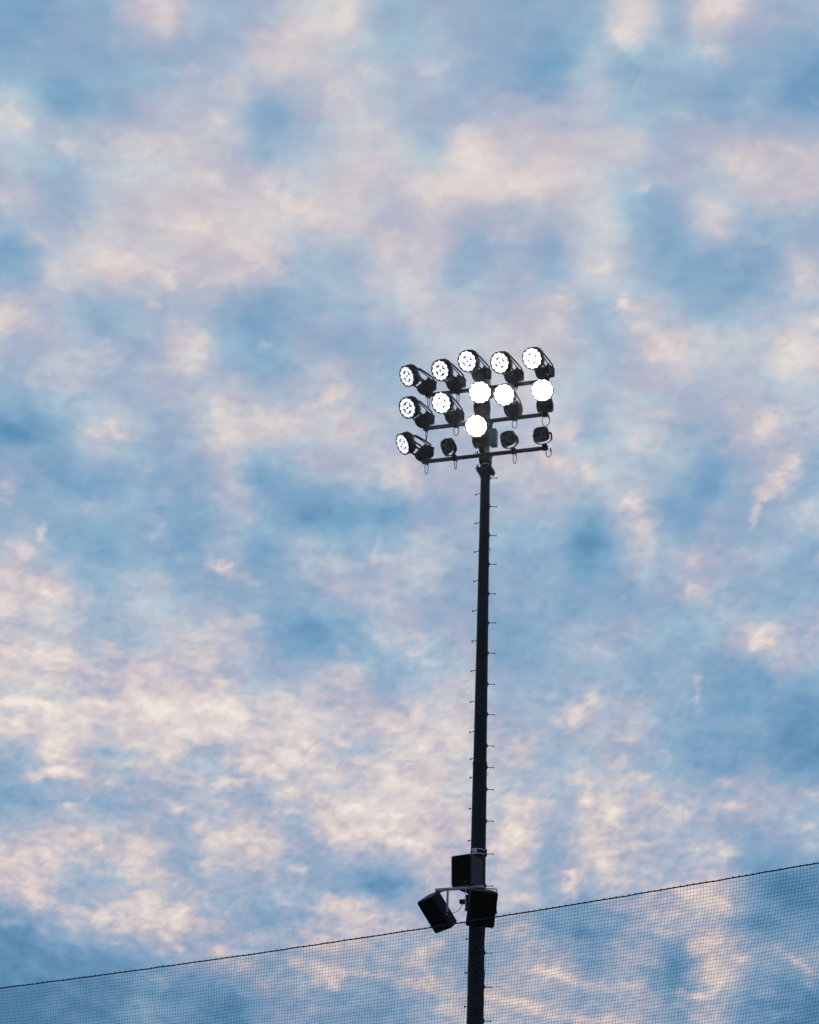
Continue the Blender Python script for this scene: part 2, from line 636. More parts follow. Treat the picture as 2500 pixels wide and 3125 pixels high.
def sky_field(px, py):
    """px, py: place on the sky chart (patch units of 125); returns lit-cloud amount and haze tint"""
    # texture coordinates: the deck recedes downwards, so its texture gets finer and flatter there
    e = np.clip(1.0-(py/3125)*.55, .3, 1.6)
    # integrate scale: u = x/e ; v = int dy/(e^1.3)
    u = (px-1250)/e/260; v = -np.log(e)/.55*3125/260*1.25
    soft = np.clip((py-300)/2200, 0, 1)
    # domain warp
    w1 = fbm(u*.8, v*.8, 4, 11); w2 = fbm(u*.8, v*.8, 4, 23)
    w3 = fbm(u*3, v*3, 4, 31); w4 = fbm(u*3, v*3, 4, 47)
    py0 = py
    px = np.where(px < 0, -px, px); px = np.where(px > 2500, 5000-px, px); py = np.where(py < 0, -py, py); py = np.where(py > 3125, 6250-py, py)
    qx = px+(55*w1+30*w3)*e; qy = py+(50*w2+30*w4)*e
    V = cubic(qx, qy)
    w5 = fbm(u*9, v*11, 3, 211); w6 = fbm(u*9, v*11, 3, 241)
    qx2 = px+(24*w1+24*w3+15*w5)*e*1.2; qy2 = py+(22*w2+24*w4+13*w6)*e*1.2
    add = np.zeros_like(px); sub = np.zeros_like(px)
    for k in range(len(BL)):
        rx, ry, an, am = BL[k,4:8]
        thin = min(rx, ry) < 13
        if BL[k,0] == 4 and BL[k,1] == 1: am *= 1.1
        if thin: am *= .72; rx, ry = max(rx*1.15, 14), max(ry*1.3, 14)
        rx = rx/1.38*1.12; ry = ry/1.38*1.12
        RQ = 2.4*max(rx, ry)
        m = (abs(qx2-BX[k])<RQ)&(abs(qy2-BY[k])<RQ)
        if not m.any(): continue
        dx = qx2[m]-BX[k]; dy = qy2[m]-BY[k]; c, s_ = np.cos(np.radians(an)), np.sin(np.radians(an))
        a = (dx*c+dy*s_)/rx; b = (-dx*s_+dy*c)/ry
        gval = np.exp(-(a*a+b*b)**(1.0 if thin else 1.25))*am
        if am > 0: add[m] += gval*(1-add[m]*.6)
        else: sub[m] += gval
    n = fbm(u*1.7, v*1.9, 6, 61, .5)
    # puffs: rounded lumps, brighter towards their upper left edge
    pu = u*4.6+.9*w3; pv = v*6.0+.9*w4
    n2 = fbm(pu, pv, 5, 83, .5); n4 = fbm(u*3.1+.5*w1, v*4.2+.5*w2, 3, 151, .5)
    def puff(a, b): return 1-2.2*np.abs(fbm(a, b, 3, 131, .4))
    p = puff(pu*.55, pv*.6)
    rel = p-puff(pu*.55+.10, pv*.6+.16)
    n3 = fbm(u*.5, v*.7, 3, 5)
    V = V*.86+.035 + add*(.56+.18*soft)*(1+.6*n2) + sub*.75
    n5 = fbm(u*2.2*.8+v*.6+.6*w3, v*4.4-u*.9+.6*w4, 5, 171, .55)
    tex = np.clip(V*1.8-.1, .15, 1)
    V = V + n*(.10+.04*soft) + n2*(.05+.085*soft)*tex + (n4*.16+n5*.17)*soft*tex + n5*.05*(1-soft) + (.05*rel+.06*(p-.5))*(.10+.9*soft)*np.clip(V*1.5,0,1)
    V = .5+(V-.475)*(.98+.09*soft)-.17*np.clip((py0-2560)/500, 0, 1)+.07*np.clip(1-py0/1400, 0, 1)
    V = np.where(V>.84, .84+(V-.84)*.55, V)
    H = np.clip(.66+.9*n3+.5*fbm(u*1.3+9, v*1.3, 4, 97)-.45*n2-.3*n, 0, 1)
    return V, H
def chart(D):
    """direction -> place on the sky chart (a map of the cloud deck fixed to compass and elevation)"""
    z = D@_f; z = np.where(z > .05, z, .05)
    return 1250+FOC*(D@_r)/z, 1562.5-FOC*(D@_u)/z
def make_sky():
    azs = np.concatenate([np.arange(-180, -45, 1.2), np.arange(-45, -12, .25), np.arange(-12, 12, .055), np.arange(12, 45, .25), np.arange(45, 180, 1.2), [180]])
    els = np.concatenate([np.arange(-2, 13, .25), np.arange(13, 37.5, .055), np.arange(37.5, 60, .25), np.arange(60, 89.6, 1.2), [89.99]])
    A, E = np.meshgrid(np.radians(azs), np.radians(els))
    D = np.stack([np.sin(A)*np.cos(E), np.cos(A)*np.cos(E), np.sin(E)], -1).reshape(-1, 3)
    px, py = chart(D)
    V, H = sky_field(np.clip(px, -900, 3400), np.clip(py, -800, 3900))
    q = D[:, :2]/(np.clip(D[:, 2:], 0, 1)+.18)                 # the same broken deck all round the horizon
    a = fbm(q[:, 0]*6, q[:, 1]*6, 5, 301); b = fbm(q[:, 0]*19, q[:, 1]*19, 4, 331, .55); c = fbm(q[:, 0], q[:, 1], 3, 371)
    V2 = .49+.46*a+.26*b+.12*c; H2 = np.clip(.62+.7*c-.3*b, 0, 1)
    out = np.maximum.reduce([-px, px-2500, -py, py-3125, np.zeros_like(px)])
    out = np.where(D@_f > .3, out, 5000); t = np.clip((out-60)/620, 0, 1); t = t*t*(3-2*t)
    V = V*(1-t)+V2*t; H = H*(1-t)+H2*t
    nr, nc = A.shape; i = np.arange(nr-1)[:, None]*nc+np.arange(nc-1)[None]
    F = np.stack([i, i+nc, i+nc+1, i+1], -1).reshape(-1, 4)
    m = bpy.data.materials.new('cloud_deck'); m.use_nodes = True; n = m.node_tree.nodes; L = m.node_tree.links; n.clear()
    def att(s):
        k = n.new('ShaderNodeAttribute'); k.attribute_name = s; return k.outputs['Fac']
    def lin(c): return tuple((x/255/12.92) if x/255 <= .04045 else ((x/255+.055)/1.055)**2.4 for x in c)
    def ramp(st):
        k = n.new('ShaderNodeValToRGB'); e = k.color_ramp.elements
        for j, (p, c) in enumerate(st):
            if j < 2: e[j].position = p
            else: e.new(p)
            e[j].color = (*lin(c), 1)
        L.new(att('lit_cloud'), k.inputs[0]); return k.outputs[0]
    la = ramp(GREY); cy = ramp(THIN)
    mx = n.new('ShaderNodeMix'); mx.data_type = 'RGBA'; L.new(att('greyness'), mx.inputs[0]); L.new(cy, mx.inputs[6]); L.new(la, mx.inputs[7])
    wm = ramp(WARM); mw = n.new('ShaderNodeMix'); mw.data_type = 'RGBA'; L.new(att('low_glow'), mw.inputs[0]); L.new(mx.outputs[2], mw.inputs[6]); L.new(wm, mw.inputs[7])
    em = n.new('ShaderNodeEmission'); L.new(mw.outputs[2], em.inputs[0]); tr = n.new('ShaderNodeBsdfTransparent')
    mr = n.new('ShaderNodeMapRange'); L.new(att('lit_cloud'), mr.inputs[0])
    mr.inputs[1].default_value = -.05; mr.inputs[2].default_value = .25; mr.inputs[3].default_value = .85; mr.inputs[4].default_value = 1
    ms = n.new('ShaderNodeMixShader'); L.new(mr.outputs[0], ms.inputs[0]); L.new(tr.outputs[0], ms.inputs[1]); L.new(em.outputs[0], ms.inputs[2])
    out_ = n.new('ShaderNodeOutputMaterial'); L.new(ms.outputs[0], out_.inputs[0])
    o = fast_mesh('sky', D*9000, F, m, attrs={'lit_cloud': V, 'greyness': H, 'low_glow': .5*np.clip((22.2-np.degrees(np.arcsin(np.clip(D[:, 2], -1, 1))))/5.8, 0, 1)})
    tag(o, kind='structure')
GREY = [(0,(80,138,180)),(.2,(118,159,194)),(.4,(152,172,198)),(.55,(177,181,200)),(.7,(200,193,201)),(.85,(220,207,206)),(1,(241,229,221))]
THIN = [(0,(80,138,180)),(.2,(123,167,198)),(.4,(154,186,207)),(.55,(177,198,212)),(.7,(199,207,213)),(.85,(221,216,214)),(1,(243,235,226))]
WARM = [(0,(72,126,170)),(.2,(106,147,185)),(.4,(143,162,190)),(.55,(173,174,194)),(.7,(202,189,194)),(.85,(226,207,200)),(1,(244,227,214))]
make_sky()
# ------------------------------------------------------------------ ground (below the frame)
M_grass = mat('turf', (.035, .06, .025), .9, var=.35, scale=.6)
g = fast_mesh('ground', np.array([[-5900, -5900, 0], [5900, -5900, 0], [5900, 5900, 0], [-5900, 5900, 0]], float), np.array([[0, 1, 2, 3]]), M_grass)
tag(g, kind='structure')

# ------------------------------------------------------------------ materials
M_pole = mat('weathered_silhouette_steel', (.0018, .0075, .018), .55, metal=0, var=.75, scale=3.2, bump=.25, stretch=(1, 1, .35), spec=.10)  # near black: the backlit silhouette is put into the base colour
M_dark = mat('silhouette_steel', (.003, .0045, .008), .55, var=.3, scale=12, spec=.12)  # darkness of the backlit fittings held in the colour, not a coating
M_bar = mat('dark_square_tube', (.012, .020, .034), .45, var=.25, scale=9, spec=.2)
M_galv = mat('galvanised_steel', (.26, .33, .37), .45, metal=.3, var=.3, scale=5)  # base colour raised to carry lamp light and bloom on the head tube
M_box = mat('grey_painted_box', (.09, .145, .175), .55, var=.2, scale=6)
M_bright = mat('zinc_bracket', (.17, .24, .31), .5, var=.15, scale=10)
M_case = mat('black_cast_aluminium', (.004, .0045, .007), .5, var=.3, scale=14, spec=.12, bump=.15)
M_fin = mat('black_heat_sink', (.012, .011, .016), .42, var=.3, scale=20, spec=.3)
M_plate = mat('dark_reflector_plate', (.03, .03, .045), .35, var=.3, scale=20)
M_lens = mat('lit_led_lens', (.9, .9, .9), .2, emit=(.96, .97, 1.0), es=9)
# the optics throw a beam along the lamp's own axis: a broad spill plus a strong narrow core
_n = M_lens.node_tree.nodes; _L = M_lens.node_tree.links; _b = _n['Principled BSDF']
_g = _n.new('ShaderNodeNewGeometry'); _v = _n.new('ShaderNodeVectorTransform'); _v.vector_type = 'VECTOR'; _v.convert_from = 'WORLD'; _v.convert_to = 'OBJECT'
_s = _n.new('ShaderNodeSeparateXYZ'); _p = _n.new('ShaderNodeMath'); _p.operation = 'POWER'; _p.inputs[1].default_value = 30
_c = _n.new('ShaderNodeMath'); _c.operation = 'MAXIMUM'; _c.inputs[1].default_value = 0
_m = _n.new('ShaderNodeMath'); _m.operation = 'MULTIPLY_ADD'; _m.inputs[1].default_value = 600; _m.inputs[2].default_value = .88
_L.new(_g.outputs['Incoming'], _v.inputs[0]); _L.new(_v.outputs[0], _s.inputs[0]); _L.new(_s.outputs['Z'], _c.inputs[0])
_L.new(_c.outputs[0], _p.inputs[0]); _L.new(_p.outputs[0], _m.inputs[0]); _L.new(_m.outputs[0], _b.inputs['Emission Strength'])
M_rubber = mat('black_cable', (.003, .004, .008), .6, spec=.12)
M_cab = mat('black_speaker_cabinet', (.0045, .0085, .019), .55, var=.4, scale=30, spec=.12, bump=.1)
M_grille = mat('black_speaker_grille', (.0008, .0008, .001), .85, var=.3, scale=60, spec=.03)
M_net = mat('navy_net_twine', (.006, .012, .045), .8, spec=.15)
M_rope = mat('black_rope', (.010, .013, .022), .75, spec=.25, var=.4, scale=40)

# ------------------------------------------------------------------ the mast
PX, PY = 1.7989, 62.911                        # foot of the mast
ALPHA = R(18.4)                                # crossarms turn their right end towards the camera
bd = Vector((math.cos(ALPHA), -math.sin(ALPHA), 0)); bn = Vector((-math.sin(ALPHA), -math.cos(ALPHA), 0))
MROT = Matrix.Rotation(-ALPHA, 3, 'Z')         # local x along the arms, local -y to the front
def spot(px, py, off=0.0):
    """point seen at (px, py) on the vertical plane through the mast, parallel to the crossarms, `off` metres in front"""
    d = _r*(px-1250)/FOC+_u*(1562.5-py)/FOC+_f
    p0 = np.array([PX, PY, 0])+np.array(bn)*off; n = np.array(bn)
    return Vector(CAM+d*(((p0-CAM)@n)/(d@n)))
def axis(z, x=0, y=0):
    """mast-local to world: x along the arms, y to the front"""
    return Vector((PX, PY, 0))+bd*x+bn*y+Vector((0, 0, z))
ZT = {'top': 34.265, 'mid': 33.355, 'low': 32.45}
BOFF = .14
mast = empty('floodlight_mast', (PX, PY, 0))
tag(mast, 'tall dark tapered steel mast with climbing pegs and three crossarms of lights', 'light mast')
mast_inv = Matrix.Translation((-PX, -PY, 0))
def mb_local(mb):
    mb.v = [tuple(mast_inv@Vector(v)) for v in mb.v]; return mb
PJ = 24.60                                     # joint between the two pole sections
def prad(z):                                   # radius of the pole at height z
    return np.interp(z, [0, 18.5, 20.7, 24.60, 24.601, 31.9, 32.1], [.245, .189, .181, .1615, .155, .1135, .1125])
def pole_part(name, z0, z1, over=0):
    b = MB(); zs = np.linspace(z0, z1, 14)
    n = 40; vs = []; fs = []
    for z in zs:
        r = prad(z)+over
        vs += [(r*math.cos(2*PI*k/n), r*math.sin(2*PI*k/n), z) for k in range(n)]
    for i in range(len(zs)-1): fs += [(i*n+k, i*n+(k+1) % n, (i+1)*n+(k+1) % n, (i+1)*n+k) for k in range(n)]
    fs += [tuple(range(n-1, -1, -1)), tuple((len(zs)-1)*n+k for k in range(n))]
    b.add(vs, fs)
    return b.build(name, M_pole, mast, smooth=True)
pole_part('pole_section', 0, PJ-.002); pole_part('pole_section', PJ+.001, 32.05)
b = MB(); b.lathe([(.163, PJ-.05), (.168, PJ-.04), (.168, PJ+.03), (.157, PJ+.05)], 40); b.build('joint_collar', M_dark, mast, smooth=True)
b = MB(); b.lathe([(.40, .0), (.40, .04), (.26, .045), (.25, .3)], 32); b.build('base_plate', M_dark, mast)
b = MB(); b.lathe([(.186, 19.05), (.191, 19.06), (.191, 19.11), (.186, 19.12)], 32); b.build('band', M_dark, mast, smooth=True)
# dark hand holes and rust streaks' plates on the pole face towards the camera
for (px, py) in ((1475, 2210), (1473, 2305), (1454, 2292), (1470, 2378), (1467.5, 2474)):
    p = spot(px, py, .15); r = prad(p.z)
    q = Vector((p.x-PX, p.y-PY, 0)).normalized()
    c = Vector((q.x*(r+.001), q.y*(r+.001), p.z))
    b = MB(); rot = q.to_track_quat('Y', 'Z').to_matrix()
    b.lathe([(.030, -.002), (.034, .002), (.030, .006)], 12, Matrix.Translation(c)@rot.to_4x4()@Matrix.Rotation(-PI/2, 4, 'X'))
    b.build('plug', M_dark, mast, smooth=True)
# climbing pegs
def z_at(y_px):
    x = 1482+(y_px-1427)*(1450-1482)/(3124-1427)
    return spot(x, y_px, 0).z
right = [1458, 1545, 1633, 1721, 1811, 1900, 1992, 2087, 2179, 2275, 2341, 2408, 2505, 2605, 2703, 2907, 3011, 3115]
left = [1507, 1595, 1683, 1772, 1863, 1955, 2046, 2140, 2233, 2313, 2369, 2465, 2563, 2660, 2864, 2967, 3070]
peg_me = {}
def peg_mesh(short):
    b = MB(); L = .165
    b.lathe([(.026, -.03), (.034, .0), (.020, .02), (.0085, .035), (.0085, L-.008), (.021, L-.006), (.023, L+.004), (.015, L+.008)], 12,
            Matrix.Rotation(PI/2, 4, 'Y'))
    b.box((.004, 0, 0), (.016, .035, .10))
    return b
proto_peg = None
zr = [z_at(y) for y in right]; zl = [z_at(y) for y in left]
k = zr[-1]-.78
while k > 2.4: zr.append(k); k -= .762
k = zl[-1]-.78
while k > 2.4: zl.append(k); k -= .762
for side, zz in (('r', zr), ('l', zl)):
    for z in zz:
        if side == 'r': a = R(3)
        else: a = PI-R(40 if z > 25.0 else 50)
        if side == 'r': z += .0
        if proto_peg is None:
            proto_peg = peg_mesh(0).build('climbing_peg', M_dark, mast, smooth=True); o = proto_peg
        else:
            o = proto_peg.copy(); sc.collection.objects.link(o); o.parent = mast
        r = prad(z)
        o.location = (r*math.cos(a), r*math.sin(a), z+(.0 if side == 'r' else .05)); o.rotation_euler = (0, R(random.uniform(-2, 2)), a+R(random.uniform(-3, 3)))
# small lifting lugs on the right of the pole
for py in (1677, 2361):
    z = z_at(py); r = prad(z); b = MB()
    b.tube([(r-.01, 0, z+.035), (r+.022, 0, z+.03), (r+.026, 0, z), (r+.022, 0, z-.03), (r-.01, 0, z-.035)], .007, 8)
    b.build('lug', M_dark, mast, smooth=True)
# flange where the lighting head sits on the pole
b = MB(); L2 = Matrix.Rotation(-ALPHA+R(2), 3, 'Z')
b.box((0, 0, 32.10), (.40, .40, .032), L2, .006)
b.box((0, 0, 32.06), (.37, .37, .03), L2, .006)
for sx in (-1, 1):
    for sy in (-1, 1):
        c = L2@Vector((sx*.155, sy*.155, 0)); b.tube([(c.x, c.y, 32.0), (c.x, c.y, 32.2)], .016, 8)
        b.tube([(c.x, c.y, 32.02), (c.x, c.y, 32.055)], .028, 6); b.tube([(c.x, c.y, 32.14), (c.x, c.y, 32.17)], .028, 6)
b.lathe([(.116, 31.94), (.118, 31.95), (.135, 32.04), (.135, 32.05)], 28)
b.build('flange', M_dark, mast)
# tube that carries the crossarms
b = MB(); b.lathe([(.09, 32.14), (.09, 34.62), (.075, 34.65)], 28); b.build('head_tube', M_galv, mast, smooth=True)
b = MB(); b.lathe([(.115, 32.14), (.092, 32.24)], 28); b.build('tube_collar', M_dark, mast, smooth=True)
for i, (nm, z) in enumerate(ZT.items()):
    b = MB(); L = {'top': 3.06, 'mid': 3.11, 'low': 3.11}[nm]; c = Vector((0, 0, z))+bn*BOFF
    x0 = {'top': -1.515, 'mid': -1.53, 'low': -1.555}[nm]
    b.box(c+bd*(x0+L/2), (L, .078, .078), MROT, .006)
    b.build('crossarm', M_bar, mast)
    for xe in (x0-.004, x0+L+.004):
        b = MB(); b.box(c+bd*xe, (.008, .088, .088), MROT); b.build('end_cap', M_dark, mast)
    b = MB()                                      # clamp box round the tube
    hh = .20
    b.box(Vector((0, 0, z-.07))+bn*.02, (.26, .25, hh), MROT, .008)
    b.box(Vector((0, 0, z+.045))+bn*.02, (.30, .28, .012), MROT)
    for sx in (-1, 1):
        for sz in (-.13, -.03):
            p = Vector((0, 0, z+sz))+bd*sx*.08+bn*.145
            b.tube([p, p+bn*.03], .014, 6)
    b.build('clamp', M_dark, mast)
    b = MB()                                      # bracket that holds the middle light in front of the tube
    p0 = Vector((0, 0, z)); f0 = bn*.15; f1 = bn*.34
    for sx in (-.05, .05):
        q = [p0+bd*sx+f0+Vector((0, 0, -.08)), p0+bd*sx+f0+Vector((0, 0, .02)), p0+bd*sx+f1+Vector((0, 0, .07)), p0+bd*sx+f1+bn*.05+Vector((0, 0, .03))]
        th = bd*.006
        b.add([v-th for v in q]+[v+th for v in q], [(3, 2, 1, 0), (4, 5, 6, 7), (0, 1, 5, 4), (1, 2, 6, 5), (2, 3, 7, 6), (3, 0, 4, 7)])
    b.box(p0+bn*.25+Vector((0, 0, .04)), (.10, .26, .02), MROT@Matrix.Rotation(R(-12), 3, 'X'))
    b.box(p0+bn*.33+Vector((0, 0, .03)), (.12, .08, .05), MROT)
    b.build('centre_bracket', M_dark, mast)
    # supply cable dropping down the tube
b = MB(); pts = [Vector((0, 0, z))+bd*(.085+.02*math.sin(z*7))+bn*(.07+.01*math.sin(z*5)) for z in np.linspace(34.4, 32.2, 26)]
b.tube(pts, .012, 6); b.build('cable', M_rubber, mast, smooth=True)
b = MB(); pts = [Vector((0, 0, 32.33))+bd*(-.12+.09*t)+bn*.12+Vector((0, 0, -.17*math.sin(PI*min(1, t*1.15)))) for t in np.linspace(0, 1, 12)]
b.tube(pts, .009, 6); b.build('cable', M_rubber, mast, smooth=True)
# grey control box on the right of the head tube
jb = tag(empty('control_box', axis(32.92, .21, .06), -ALPHA), 'grey rectangular metal box bolted to the right of the mast between the lower crossarms', 'box')
b = MB(); b.box((0, 0, 0), (.155, .20, .43), None, .006); b.build('case', M_box, jb)
b = MB(); b.box((0, -.106, 0), (.135, .008, .41), None, .003); b.build('cover', M_box, jb)
b = MB(); b.box((-.10, 0, .12), (.05, .10, .04)); b.build('mounting_lug', M_dark, jb)
b = MB(); b.box((-.10, 0, -.12), (.05, .10, .04)); b.build('mounting_lug', M_dark, jb)

# ------------------------------------------------------------------ round floodlights
DEL = R(31)                                    # the heads look this far below level
HF, HU = .62, .335                             # face centre: forward of and above the crossarm
def make_flood():
    root = empty('floodlight', (0, 0, 0))
    # housing on the arm
    b = MB()
    prof = [(-.19, .30), (-.235, .24), (-.225, .14), (-.16, .075), (-.06, .05), (.05, .07), (.10, .14), (.115, .27), (.10, .355), (-.01, .375), (-.09, .345)]
    b.prism(prof, -.18, .18)
    h = b.build('driver_housing', M_case, root, bevel=.018)
    for x in (-.186, .186):
        b = MB(); b.prism([(-.17, .26), (-.20, .19), (-.12, .11), (.04, .105), (.08, .18), (.085, .28), (-.03, .32)], x-.012, x+.012)
        b.build('side_cover', M_case, h, bevel=.006)
    b = MB()
    for x in np.linspace(-.15, .15, 7): b.box((x, .115, .2), (.012, .05, .17))
    b.box((.0, .125, .335), (.30, .07, .06), None, .01); b.box((-.12, -.09, .365), (.07, .06, .05), None, .008); b.box((.12, -.09, .365), (.07, .06, .05), None, .008)
    b.build('cooling_rib', M_fin, h)
    # foot / knuckle
    b = MB(); b.box((0, .0, .0), (.10, .105, .115), None, .006); b.box((0, 0, .055), (.13, .12, .06), None, .006)
    b.tube([(-.075, 0, .065), (.075, 0, .065)], .03, 10)
    b.build('knuckle', M_dark, root)
    # head
    n = Vector((0, -math.cos(DEL), -math.sin(DEL))); C = Vector((0, -HF, HU))
    MH = Matrix.Translation(C)@n.to_track_quat('Z', 'Y').to_matrix().to_4x4()     # z = out of the face
    b = MB(); b.lathe([(.12, -.25), (.20, -.225), (.225, -.10), (.245, -.035), (.262, -.03), (.262, -.012), (.250, -.010)], 40, MH)
    head = b.build('lamp_head', M_case, root, smooth=True)
    b = MB(); b.lathe([(.248, -.012), (.270, -.014), (.272, .006), (.266, .012), (.252, .010), (.248, -.010)], 48, MH); 
    b.f = b.f[:-2]; b.build('rim', M_case, head, smooth=True)
    b = MB(); b.lathe([(.25, -.016), (.25, -.006)], 40, MH); b.build('reflector_plate', M_plate, head)
    b = MB()
    for k in range(34):
        a = 2*PI*k/34; c, s = math.cos(a), math.sin(a); t = .0035; e_ = .02*(k % 2)
        q = [(.19, -.05), (.264, -.036), (.272, -.13), (.268-e_, -.215-e_), (.235, -.225), (.20, -.285+e_), (.12, -.23)]
        vs = [MH@Vector((r*c-sg*t*s, r*s+sg*t*c, z)) for sg in (-1, 1) for r, z in q]
        nn = len(q); b.add(vs, [tuple(range(nn-1, -1, -1)), tuple(range(nn, 2*nn))]+[(i, (i+1) % nn, nn+(i+1) % nn, nn+i) for i in range(nn)])
    b.build('heat_sink', M_fin, head)
    # sixteen lenses: four inside, twelve round them
    lp = None
    for k in range(16):
        a, rr = (R(45+90*k+14), .079) if k < 4 else (R(30*(k-4)+14), .192)
        if lp is None:
            bb = MB(); bb.lathe([(.049, -.008), (.051, .0), (.044, .012), (.028, .020), (.008, .023)], 18)
            lp = bb.build('lens', M_lens, head, smooth=True); o = lp
        else:
            o = lp.copy(); sc.collection.objects.link(o); o.parent = head
        o.matrix_local = MH@Matrix.Translation((rr*math.cos(a), rr*math.sin(a), 0))
    # arms from the back of the head to the housing
    up = MH.to_3x3()@Vector((0, 1, 0)); up = up if up.z > 0 else -up
    bk = C-n*.17
    for sx in (-.13, .13):
        b = MB(); p0 = bk-n*.06+up*.13+Vector((sx*.9, 0, 0)); p1 = Vector((sx*1.2, .04, .41)); p2 = Vector((sx*1.35, .05, .25))
        mid = p0.lerp(p1, .30)+Vector((0, .02, .05))
        pts = [p0+n*.06, p0, mid, p0.lerp(p1, .7)+Vector((0, .02, .025)), p1, p2]
        b.strip(pts, .016, .042, Vector((1, 0, 0))); b.build('arm', M_dark, root)
    b = MB()
    pts = [bk+up*.16+Vector((.04, .02, 0)), bk+up*.2+Vector((.05, .10, .05)), Vector((.06, -.16, .52)), Vector((.07, .02, .42)), Vector((.07, .09, .35)), Vector((.07, .10, .31))]
    b.tube(pts, [.013]*4+[.013, .018], 8); b.build('feed_cable', M_rubber, root, smooth=True)
    for sx in (-.15, .15):
        b = MB(); b.strip([bk-up*.19+Vector((sx, 0, 0)), Vector((sx*1.05, -.30, .24)), Vector((sx*1.1, -.2, .20))], .014, .05, Vector((1, 0, 0)))
        b.build('lower_stay', M_dark, root)
    return root
def loop_cable(root, wdt, hgt, dx=0.0, tilt=0.0):
    b = MB(); n = 26; pts = []
    for i in range(n+1):
        t = i/n; a = PI*t
        x = dx-wdt/2*math.cos(a)*(.55+.45*math.sin(a)**.5 if wdt > .06 else 1)*1.15
        z = -.035-hgt*math.sin(a)**.8
        pts.append((x, tilt*(1-math.cos(2*a))*.05, z))
    gx = dx+wdt/2*(.64 if wdt > .06 else 1.1); b.tube(pts, .0095, 7); b.tube([(gx, 0, -.03), (gx, 0, -.105)], .019, 8)
    o = b.build('cable_loop', M_rubber, root, smooth=True); o.rotation_euler = (0, 0, -root.rotation_euler.z-ALPHA-R(random.uniform(-6, 6)))
def arm_point(bar, s): return Vector((PX, PY, ZT[bar]))+bn*BOFF+bd*s
def s_of(bar, px):                             # place along the arm seen at column px
    py = {'top': np.interp(px, [1298, 1675], [1203, 1159]), 'mid': np.interp(px, [1291, 1674.5], [1303.5, 1262]), 'low': np.interp(px, [1286, 1673], [1407, 1363])}[bar]
    p = spot(px, py, BOFF); return (p-Vector((PX, PY, p.z))).dot(bd)
FL = [  # arm, column on the photograph (None = on the middle bracket), turn to the left of the camera, loop (w, h), label
    ('top', 1307, 58, (.055, .30), 'lit floodlight at the left end of the top crossarm, dark ribs turned to us'),
    ('top', 1396, 43, (.07, .28), 'lit round floodlight second from left on the top crossarm'),
    ('top', None, 39, None, 'lit round floodlight in the middle of the top crossarm, above the mast'),
    ('top', 1573, 39, (.05, .12), 'lit round floodlight second from right on the top crossarm'),
    ('top', 1667, 35, None, 'highest lit floodlight at the right end of the top crossarm'),
    ('mid', 1300, 47, (.03, .30), 'lit floodlight at the left end of the middle crossarm, between the two other end lights'),
    ('mid', 1391, 35, (.15, .26), 'lit round floodlight second from left on the middle crossarm'),
    ('mid', None, 6, None, 'lit floodlight facing us in the middle of the middle crossarm'),
    ('mid', 1569, 24, (.14, .24), 'lit round floodlight second from right on the middle crossarm'),
    ('mid', 1664, 8, (.21, .28), 'brightest floodlight facing us at the right end of the middle crossarm'),
    ('low', 1300, 66, (.09, .30), 'lit floodlight at the left end of the lowest crossarm, seen most from the side'),
    ('low', None, 13, None, 'only lit floodlight at the centre of the lowest crossarm, beside the grey box'),
]
proto = make_flood(); trees = [proto]+[copy_tree(proto) for _ in FL[1:]]
for o, (bar, px, az, lp, lab) in zip(trees, FL):
    if px is None: o.location = Vector((PX, PY, ZT[bar]+.03))+bn*.36
    else: o.location = arm_point(bar, s_of(bar, px))
    base = math.atan2(PX, PY)                   # the line of sight
    o.rotation_euler = (0, 0, -(R(az)+base))
    tag(o, lab, 'floodlight', 'round floodlights on the mast')
    if lp: loop_cable(o, lp[0], lp[1], .02)
    elif px is None: loop_cable(o, .07, .12, -.12)

